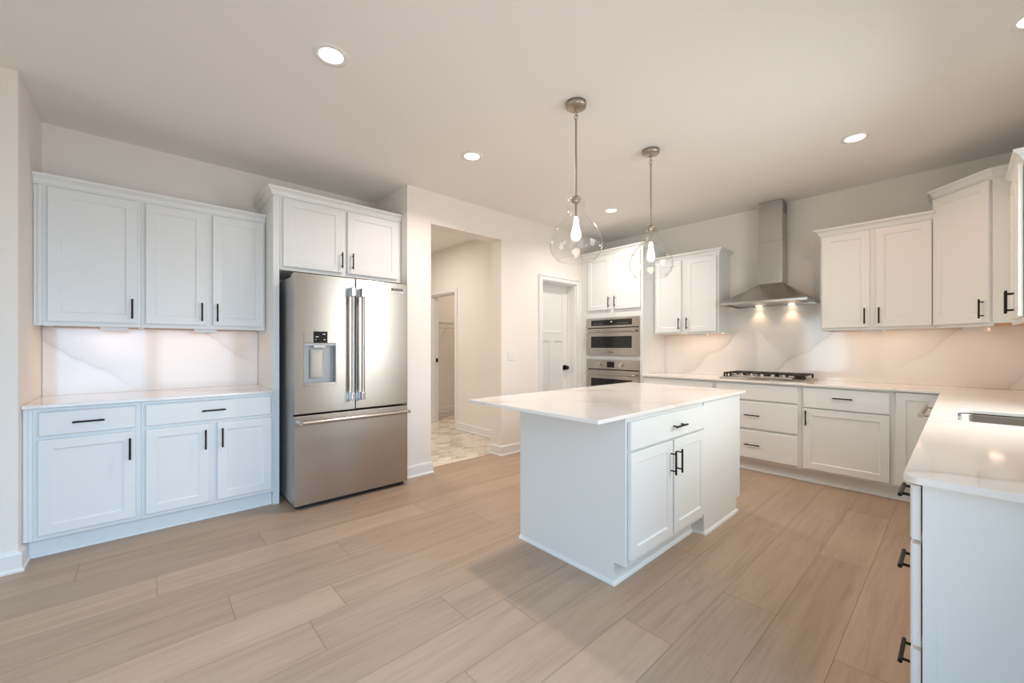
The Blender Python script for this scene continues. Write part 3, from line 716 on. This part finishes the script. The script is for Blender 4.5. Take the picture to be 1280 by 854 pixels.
tag(MB().box(4.052, 4.424, FY - 0.02, FY, BB, BT - 0.001).obj('filler_panel', 'cab'), 'white filler panel between the dishwasher and the inside corner', 'panel')

# wall cabinets of the hood wall
FUX = 4.685; UB2, UT2 = 1.376, 2.250
cabinet('wall_cabinet', 'white two-door wall cabinet between the oven tower and the range hood', 'cabinet', (FUX, 2.5505), RB, 2.5505 - 1.782, 0.302, UB2, UT2,
        [('door', 0.034, 0.3495, 1.399, 2.240, ('v', 0.331, 1.496)), ('door', 0.4065, 0.745, 1.399, 2.240, ('v', 0.425, 1.496))], crown=[(0, 0), (0.7685, 0), (0.7685, 0.302)], under=True)
cabinet('wall_cabinet', 'white two-door wall cabinet between the range hood and the angled corner cabinet', 'cabinet', (FUX, 0.880), RB, 0.880 - 0.1405, 0.302, UB2, UT2,
        [('door', 0.014, 0.350, 1.399, 2.240, ('v', 0.318, 1.496)), ('door', 0.389, 0.7245, 1.399, 2.240, ('v', 0.412, 1.496))], crown=[(0, 0.302), (0, 0), (0.7395, 0)], under=True)
def corner_cabinet():
    yl, xs = 0.1385, 4.400; c = 4.5525
    A = (c + yl, yl); Bp = (xs, xs - c)
    t = thing('corner_wall_cabinet', 'tall white angled corner wall cabinet with one door, higher than its neighbours', 'cabinet', (A[0], A[1], 1.374), R(-135))
    inv = Matrix.Rotation(R(135), 2)
    loc = lambda p: tuple(inv @ Vector((p[0] - A[0], p[1] - A[1])))
    W = math.dist(A, Bp)
    poly = [loc(p) for p in ((4.988, YC + 0.016), (4.988, yl), A, Bp, (xs, YC + 0.016))]
    MB().prism(poly[::-1], 0.020, 2.41 - 1.374).obj('cabinet_box', 'cab', t, 0.001)
    fr = MB(); fr.prism([(0, 0), (W, 0), (W - 0.008, 0.019), (0.008, 0.019)], 0, 0.0195); fr.obj('bottom_rail', 'cab', t)
    MB().prism([(p[0] * 0.94 + 0.06 * W / 2, p[1] * 0.94 + 0.02) for p in poly[::-1]], 0.0165, 0.0195).obj('bottom_panel', 'cab_under', t)
    front(t, ('door', 0.006, W - 0.006, 1.399, 2.398, ('v', W - 0.040, 1.497)), 1.374)
    pth = [loc(p) for p in ((4.988, yl), A, Bp, (xs, YC + 0.016))]
    MB().sweep(pth, [(o, 2.411 - 1.374 + z) for o, z in CROWN]).obj('crown', 'cab', t)
corner_cabinet()
FYU = -0.235
cabinet('wall_cabinet', 'white wall cabinet over the sink counter, seen edge-on beside the angled corner cabinet', 'cabinet', (4.105, FYU), PI, 4.105 - 3.578, FYU - YC - 0.016, 1.374, 2.250,
        [('door', 0.012, 0.258, 1.399, 2.240, ('v', 0.232, 1.496)), ('door', 0.270, 0.515, 1.399, 2.240, ('v', 0.296, 1.496))], crown=[(0.0, 0), (0.527, 0), (0.527, FYU - YC - 0.016)], under=True)
tag(MB().box(4.106, 4.396, FYU - 0.02, FYU, 1.374, 2.25).obj('filler_panel', 'cab'), 'white filler panel between the angled corner cabinet and the cabinet over the sink counter', 'panel')

# lights under the wall cabinets
def under_light(x, y, z, rz, L, label, p=P_UNDER_A, glow=0.5):
    t = thing('under_cabinet_light', label, 'light', (x, y, z), rz)
    MB().box(-L / 2, L / 2, 0.0, 0.055, 0, 0.044).obj('light_housing', 'plastic', t, 0.002)
    MB().box(-L / 2 + 0.01, L / 2 - 0.01, 0.008, 0.047, -0.003, -0.0005).obj('light_lens', 'plastic', t)
    o = area('under_cabinet_lamp', (0, 0.085, 0.030), (0, 0, 0), glow, 0.05, p, (1.0, 0.72, 0.55)); o.parent = t
under_light(-0.150, 3.885, 1.337, 0, 0.135, 'small white light box under the single-door wall cabinet', P_UNDER_A, 0.40)
under_light(0.353, 3.885, 1.337, 0, 0.135, 'small white light box under the two-door wall cabinet beside the refrigerator', P_UNDER_A, 0.55)
under_light(4.722, 2.008, 1.352, RB, 0.145, 'small white light box under the wall cabinet beside the oven tower', P_UNDER_B * 1.35, 0.6)
under_light(4.722, 0.516, 1.352, RB, 0.136, 'small white light box under the wall cabinet beyond the range hood', P_UNDER_B, 0.6)
under_light(4.66, -0.06, 1.344, R(-135), 0.136, 'small white light box added under the angled corner wall cabinet', P_UNDER_B * 0.6, 0.25)  # box and lamp added here to stand for a small glow

# range hood
def range_hood():
    yc = 1.3225; t = thing('range_hood', 'stainless steel pyramid range hood with tall chimney above the cooktop', 'range hood', (XB - 0.002, yc, 1.66))
    hw_, d, b0, b1, zt = 0.382, 0.498, 0.0, 0.022, 0.222
    cw, cd = 0.1075, 0.184
    c = MB()
    lo = [(-d, hw_, b0), (-d, -hw_, b0), (0, -hw_, b0), (0, hw_, b0)]; mid = [(x, y, b1) for x, y, z in lo]
    top = [(-cd, cw, zt), (-cd, -cw, zt), (0, -cw, zt), (0, cw, zt)]
    # rim, sloping sides, sunken underside
    ins = [(-d + 0.02, hw_ - 0.02, b0), (-d + 0.02, -hw_ + 0.02, b0), (-0.02, -hw_ + 0.02, b0), (-0.02, hw_ - 0.02, b0)]
    ins2 = [(x, y, 0.012) for x, y, z in ins]
    vs = lo + mid + top + ins + ins2
    fs = []
    for k in range(4):
        n = (k + 1) % 4
        fs += [(k, n, 4 + n, 4 + k), (4 + k, 4 + n, 8 + n, 8 + k), (n, k, 12 + k, 12 + n), (12 + n, 12 + k, 16 + k, 16 + n)]
    fs += [(8, 9, 10, 11), (19, 18, 17, 16)]
    c.add(vs, fs).obj('canopy', 'hoodsteel', t)
    for a in (-0.30, 0.005): MB().box(-0.40, -0.10, a, a + 0.295, 0.008, 0.0115).obj('filter', 'steel', t)
    e = 0.0015
    MB().box(-cd, 0, -cw, cw, zt + 0.001, 0.66).obj('lower_chimney', 'hoodsteel', t, 0.002)
    up = MB().box(-cd + 0.003, 0, -cw + 0.003, cw - 0.003, 0.6605, CZ - 1.66 - 0.001).obj('upper_chimney', 'hoodsteel', t, 0.002)
    for zz in (0.950, 0.975, 1.0, 1.025): MB().box(-cd + 0.05, -0.035, -cw + 0.0022, -cw + 0.0032, zz, zz + 0.013).obj('vent_slot', 'dark', up)
    for y in (0.150, -0.148):
        MB().cyl((-0.052, y, 0.003), (-0.052, y, 0.0055), 0.022, 24).obj('hood_light', 'puck', t)
        l = bpy.data.lights.new('hood_lamp', 'SPOT'); l.energy = P_HOOD; l.color = (1.0, 0.66, 0.40); l.spot_size = R(95); l.spot_blend = 0.8; l.shadow_soft_size = 0.02
        o = bpy.data.objects.new('hood_lamp', l); COL.objects.link(o); o.parent = t; o.location = (-0.060, y, -0.004)
    for q in range(5): MB().cyl((-d + 0.001, -0.06 + q * 0.03, 0.011), (-d - 0.003, -0.06 + q * 0.03, 0.011), 0.006, 12).obj('button', 'chrome', t)
range_hood()

# gas cooktop
def cooktop():
    yc = 1.3225; t = thing('gas_cooktop', 'stainless gas cooktop with black cast iron grates and five knobs', 'cooktop', (4.70, yc, 0.8965))
    hw_ = 0.378; x0, x1 = -0.235, 0.235
    p = MB(); n = 0
    lo = [(x0, -hw_), (x1, -hw_), (x1, hw_), (x0, hw_)]
    ins = 0.026; T = 0.024
    hi = [(x0 + ins, -hw_ + ins), (x1 - ins, -hw_ + ins), (x1 - ins, hw_ - ins), (x0 + ins, hw_ - ins)]
    vs = [(x, y, 0) for x, y in lo] + [(x, y, 0.005) for x, y in lo] + [(x, y, T) for x, y in hi]
    fs = [(3, 2, 1, 0), (8, 9, 10, 11)] + [(k, (k + 1) % 4, 4 + (k + 1) % 4, 4 + k) for k in range(4)] + [(4 + k, 4 + (k + 1) % 4, 8 + (k + 1) % 4, 8 + k) for k in range(4)]
    p.add(vs, fs).obj('cooktop_pan', 'steel', t)
    MB().prism([(-0.209, -0.262), (-0.135, -0.225), (-0.135, 0.225), (-0.209, 0.262)], T + 0.0002, T + 0.015).obj('control_panel', 'steel', t, 0.002)
    for i in range(5):
        y = 0.185 - i * 0.0925; b0 = T + 0.015
        k = MB(); k.cyl((-0.168, y, b0), (-0.168, y, b0 + 0.004), 0.027, 24); k.cyl((-0.168, y, b0 + 0.004), (-0.168, y, b0 + 0.018), 0.020, 24, 0.018); k.box(-0.188, -0.148, y - 0.004, y + 0.004, b0 + 0.016, b0 + 0.022)
        k.obj('knob', 'steel', t, 0.001)
    for bx, by, r in ((0.09, -0.25, 0.04), (-0.08, -0.30, 0.03), (0.09, 0.25, 0.04), (-0.08, 0.30, 0.03), (0.06, 0.0, 0.052)):
        b = MB(); b.cyl((bx, by, T), (bx, by, T + 0.011), r, 24, r * 0.9); b.cyl((bx, by, T + 0.011), (bx, by, T + 0.018), r * 0.75, 24, r * 0.7); b.obj('burner', 'iron', t)
    for gy0, gy1, gx0 in ((-0.350, -0.122, -0.120), (-0.118, 0.118, -0.120), (0.122, 0.350, -0.120)):
        g = MB(); gx1 = 0.195; z0, z1 = 0.052, 0.066; bw = 0.0065
        for x in (gx0, gx1 - 0.013): g.box(x, x + 0.013, gy0, gy1, z0, z1)
        for y in (gy0, gy1 - 0.013): g.box(gx0, gx1, y, y + 0.013, z0, z1)
        ym = (gy0 + gy1) / 2; xm = (gx0 + gx1) / 2
        g.box(gx0, gx1, ym - bw, ym + bw, z0, z1); g.box(xm - bw, xm + bw, gy0, gy1, z0, z1)
        for x in (gx0 + 0.07, gx1 - 0.07): g.box(x - bw, x + bw, gy0, gy1, z0, z1)
        for x in (gx0, gx1 - 0.015):
            for y in (gy0, gy1 - 0.015): g.box(x, x + 0.015, y, y + 0.015, T, z1)
        if abs(gy0 + gy1) > 0.1:          # the outer grates reach forward beside the knobs
            ya, yb = (gy0, gy0 + 0.075) if gy0 < 0 else (gy1 - 0.075, gy1)
            g.box(-0.190, -0.177, ya, yb, z0, z1)
            for y in (ya, yb - 0.013): g.box(-0.190, gx0 + 0.013, y, y + 0.013, z0, z1)
            for y in (ya, yb - 0.015): g.box(-0.190, -0.175, y, y + 0.015, T, z1)
        g.obj('grate', 'iron', t, 0.002)
cooktop()

# ------------------------------------------------------------------ island
def island():
    X0, X1, Xs = 1.797, 3.350, 2.708
    FI = 1.133; YB = 1.905
    t = thing('kitchen_island', 'white kitchen island with one drawer and two doors in the middle of the floor', 'kitchen island', (X0, FI, 0))
    w1 = Xs - X0
    MB().box(0.0125, w1 - 0.001, 0, YB - FI, BB, BT).obj('cabinet_box', 'cab', t, 0.001)
    # notched end panel, profile in (y, z)
    prof = [(0, BB), (0, BT), (YB - FI, BT), (YB - FI, 0), (0.068, 0), (0.068, BB)]
    n = len(prof)
    e = MB().add([(0, y, z) for y, z in prof] + [(0.012, y, z) for y, z in prof], [tuple(range(n)), tuple(range(2 * n - 1, n - 1, -1))] + [((i + 1) % n, i, n + i, n + (i + 1) % n) for i in range(n)])
    e.obj('end_panel', 'cab', t, 0.001)
    front(t, ('drawer', 0.018, 0.900, 0.702, 0.848, ('h', 0.510, 0.772)), 0)
    front(t, ('door', 0.018, 0.455, 0.148, 0.690, ('v', 0.482 - 0.05, 0.570)), 0)
    front(t, ('door', 0.475, 0.892, 0.148, 0.690, ('v', 0.508, 0.570)), 0)
    MB().box(0.0125, w1 - 0.001, 0.072, YB - FI, 0, BB - 0.0005).obj('toe_kick', 'cab', t)
    # closed side of the cabinet that faces the range
    prof = [(w1, 0), (X1 - X0 - 0.068, 0), (X1 - X0 - 0.068, 0.100), (X1 - X0, 0.100), (X1 - X0, BT), (w1, BT)]
    n = len(prof); d0, d1_ = -0.008, YB - FI
    e = MB().add([(x, d0, z) for x, z in prof] + [(x, d1_, z) for x, z in prof], [tuple(range(n)), tuple(range(2 * n - 1, n - 1, -1))] + [((i + 1) % n, i, n + i, n + (i + 1) % n) for i in range(n)])
    e.obj('side_panel', 'cab', t, 0.001)
    sh = [(0, 0), (0.013, 0), (0.011, 0.009), (0.006, 0.016), (0, 0.019)]
    s = MB().sweep([(0, YB - FI), (0, 0.070), (w1 - 0.0005, 0.070)], sh); s.obj('shoe_moulding', 'cab', t)
    s = MB().sweep([(w1, 0.056), (w1, d0), (X1 - X0 - 0.068, d0), (X1 - X0 - 0.068, d1_)], sh); s.obj('shoe_moulding', 'cab', t)
    tag(MB().box(1.515, 3.385, 1.096, 2.085, BT + 0.0005, 0.896).obj('island_countertop', 'quartz', None, 0.003), 'white quartz slab with faint grey veins overhanging the island', 'countertop')
island()

# ------------------------------------------------------------------ pendants and ceiling lights
def pendant(x, y, label):
    t = thing('pendant_light', label, 'pendant light', (x, y, 1.75))
    z = lambda q: q - 1.75
    MB().lathe([(0.0, z(2.704)), (0.012, z(2.704)), (0.030, z(2.7075)), (0.052, z(2.7075)), (0.062, z(2.712)), (0.064, z(2.7385)), (0.0, z(2.739))], n=40).obj('ceiling_canopy', 'nickel', t)
    st = MB(); st.cyl((0, 0, z(2.706)), (0, 0, z(2.688)), 0.007, 14)
    st.tube([(0.012 * math.sin(a), 0, z(2.676) + 0.016 * math.cos(a)) for a in [2 * PI * k / 20 for k in range(20)]], 0.0026, 8, True)
    st.obj('ceiling_loop', 'nickel', t)
    st = MB(); st.tube([(0, 0.011 * math.sin(a), z(2.651) + 0.015 * math.cos(a)) for a in [2 * PI * k / 20 for k in range(20)]], 0.0026, 8, True)
    st.obj('chain_link', 'nickel', t)
    MB().cyl((0, 0, z(2.640)), (0, 0, z(2.160)), 0.0062, 16).obj('rod', 'nickel', t)
    MB().lathe([(0.006, z(2.166)), (0.014, z(2.164)), (0.022, z(2.156)), (0.024, z(2.150)), (0.034, z(2.148)), (0.034, z(2.140)), (0.029, z(2.138)), (0.029, z(2.126)), (0.016, z(2.122)), (0, z(2.122))], n=36).obj('socket_cap', 'nickel', t)
    MB().cyl((0, 0, z(2.122)), (0, 0, z(2.030)), 0.0075, 20).obj('lamp_holder', 'nickel', t)
    prof = [(0.050, 2.137), (0.0535, 2.132), (0.0515, 2.115), (0.0505, 2.095), (0.0525, 2.072), (0.060, 2.048), (0.076, 2.022), (0.098, 1.997), (0.121, 1.971), (0.142, 1.938), (0.156, 1.906), (0.1625, 1.872), (0.160, 1.840), (0.151, 1.811), (0.137, 1.787), (0.119, 1.768), (0.112, 1.765)]
    MB().lathe([(r, z(q)) for r, q in prof], n=64).obj('glass_shade', 'glass', t)
    rim = MB().tube([(0.112 * math.cos(a), 0.112 * math.sin(a), z(1.765)) for a in [2 * PI * k / 64 for k in range(64)]], 0.0016, 6, True); rim.obj('shade_rim', 'glass', t)
    bp = [(0.0, 1.884), (0.012, 1.886), (0.022, 1.893), (0.0285, 1.906), (0.030, 1.922), (0.027, 1.942), (0.020, 1.968), (0.0145, 1.995), (0.0125, 2.020), (0.0125, 2.031)]
    MB().lathe([(r, z(q)) for r, q in bp], n=28).obj('bulb', 'bulb', t)
pendant(1.987, 1.602, 'clear glass pear-shaped pendant nearer the refrigerator end of the island')
pendant(2.892, 1.601, 'clear glass pear-shaped pendant at the end of the island towards the range hood')
CAN_LABELS = ['round recessed ceiling light in front of the refrigerator side, largest of the lit discs', 'round recessed ceiling light near the wide wall opening', 'round recessed ceiling light near the oven tower, between the two pendants',
              'round recessed ceiling light above the floor before the range hood wall', 'round recessed ceiling light over the sink, cut by the picture edge']
for (x, y, p, c), lab in zip(CANS[:5], CAN_LABELS):
    t = thing('recessed_light', lab, 'ceiling light', (x, y, CZ))
    MB().lathe([(0.0585, -0.004), (0.064, -0.008), (0.083, -0.006), (0.086, -0.0005)], n=48).obj('trim_ring', 'plastic', t)
    MB().lathe([(0, -0.0035), (0.059, -0.0035)], n=48).obj('lens', 'lens', t)

# ------------------------------------------------------------------ switch plate, closet shelf
t = thing('light_switch', 'white double rocker light switch plate on the wall beside the pantry door', 'light switch', (3.125, YJ, 1.072))
MB().box(-0.058, 0.058, -0.006, -0.0005, 0, 0.118).obj('switch_plate', 'plastic', t, 0.002)
for x in (-0.023, 0.023): MB().box(x - 0.0165, x + 0.0165, -0.0095, -0.0062, 0.026, 0.092).obj('rocker', 'trim', t, 0.001)
t = thing('wire_shelf', 'white wire closet shelf seen through the hallway doorway', 'shelf', (4.40, 6.4395, 1.66))
s = MB()
for y in (-0.005, -0.15, -0.30): s.cyl((-0.78, y, 0), (0.85, y, 0), 0.004, 8)
s.cyl((-0.78, -0.30, -0.045), (0.85, -0.30, -0.045), 0.004, 8)
for k in range(66): s.cyl((-0.775 + k * 0.025, -0.005, 0.004), (-0.775 + k * 0.025, -0.30, 0.004), 0.002, 6)
s.obj('shelf_rack', 'wire', t)
for x in (-0.35, 0.35): MB().cyl((x, -0.30, -0.01), (x, -0.004, -0.30), 0.004, 8).obj('bracket', 'wire', t)
MB().cyl((-0.78, -0.27, -0.10), (0.85, -0.27, -0.10), 0.008, 10).obj('hanging_rod', 'wire', t)
area('hallway_lamp', (2.3, 5.0, 2.70), (0, 0, 0), 0.5, 0.5, P_HALL, (1.0, 0.94, 0.83), 'DISK')
area('closet_lamp', (4.5, 5.6, 2.70), (0, 0, 0), 0.3, 0.3, P_HALL * 0.33, (1.0, 0.86, 0.68), 'DISK')
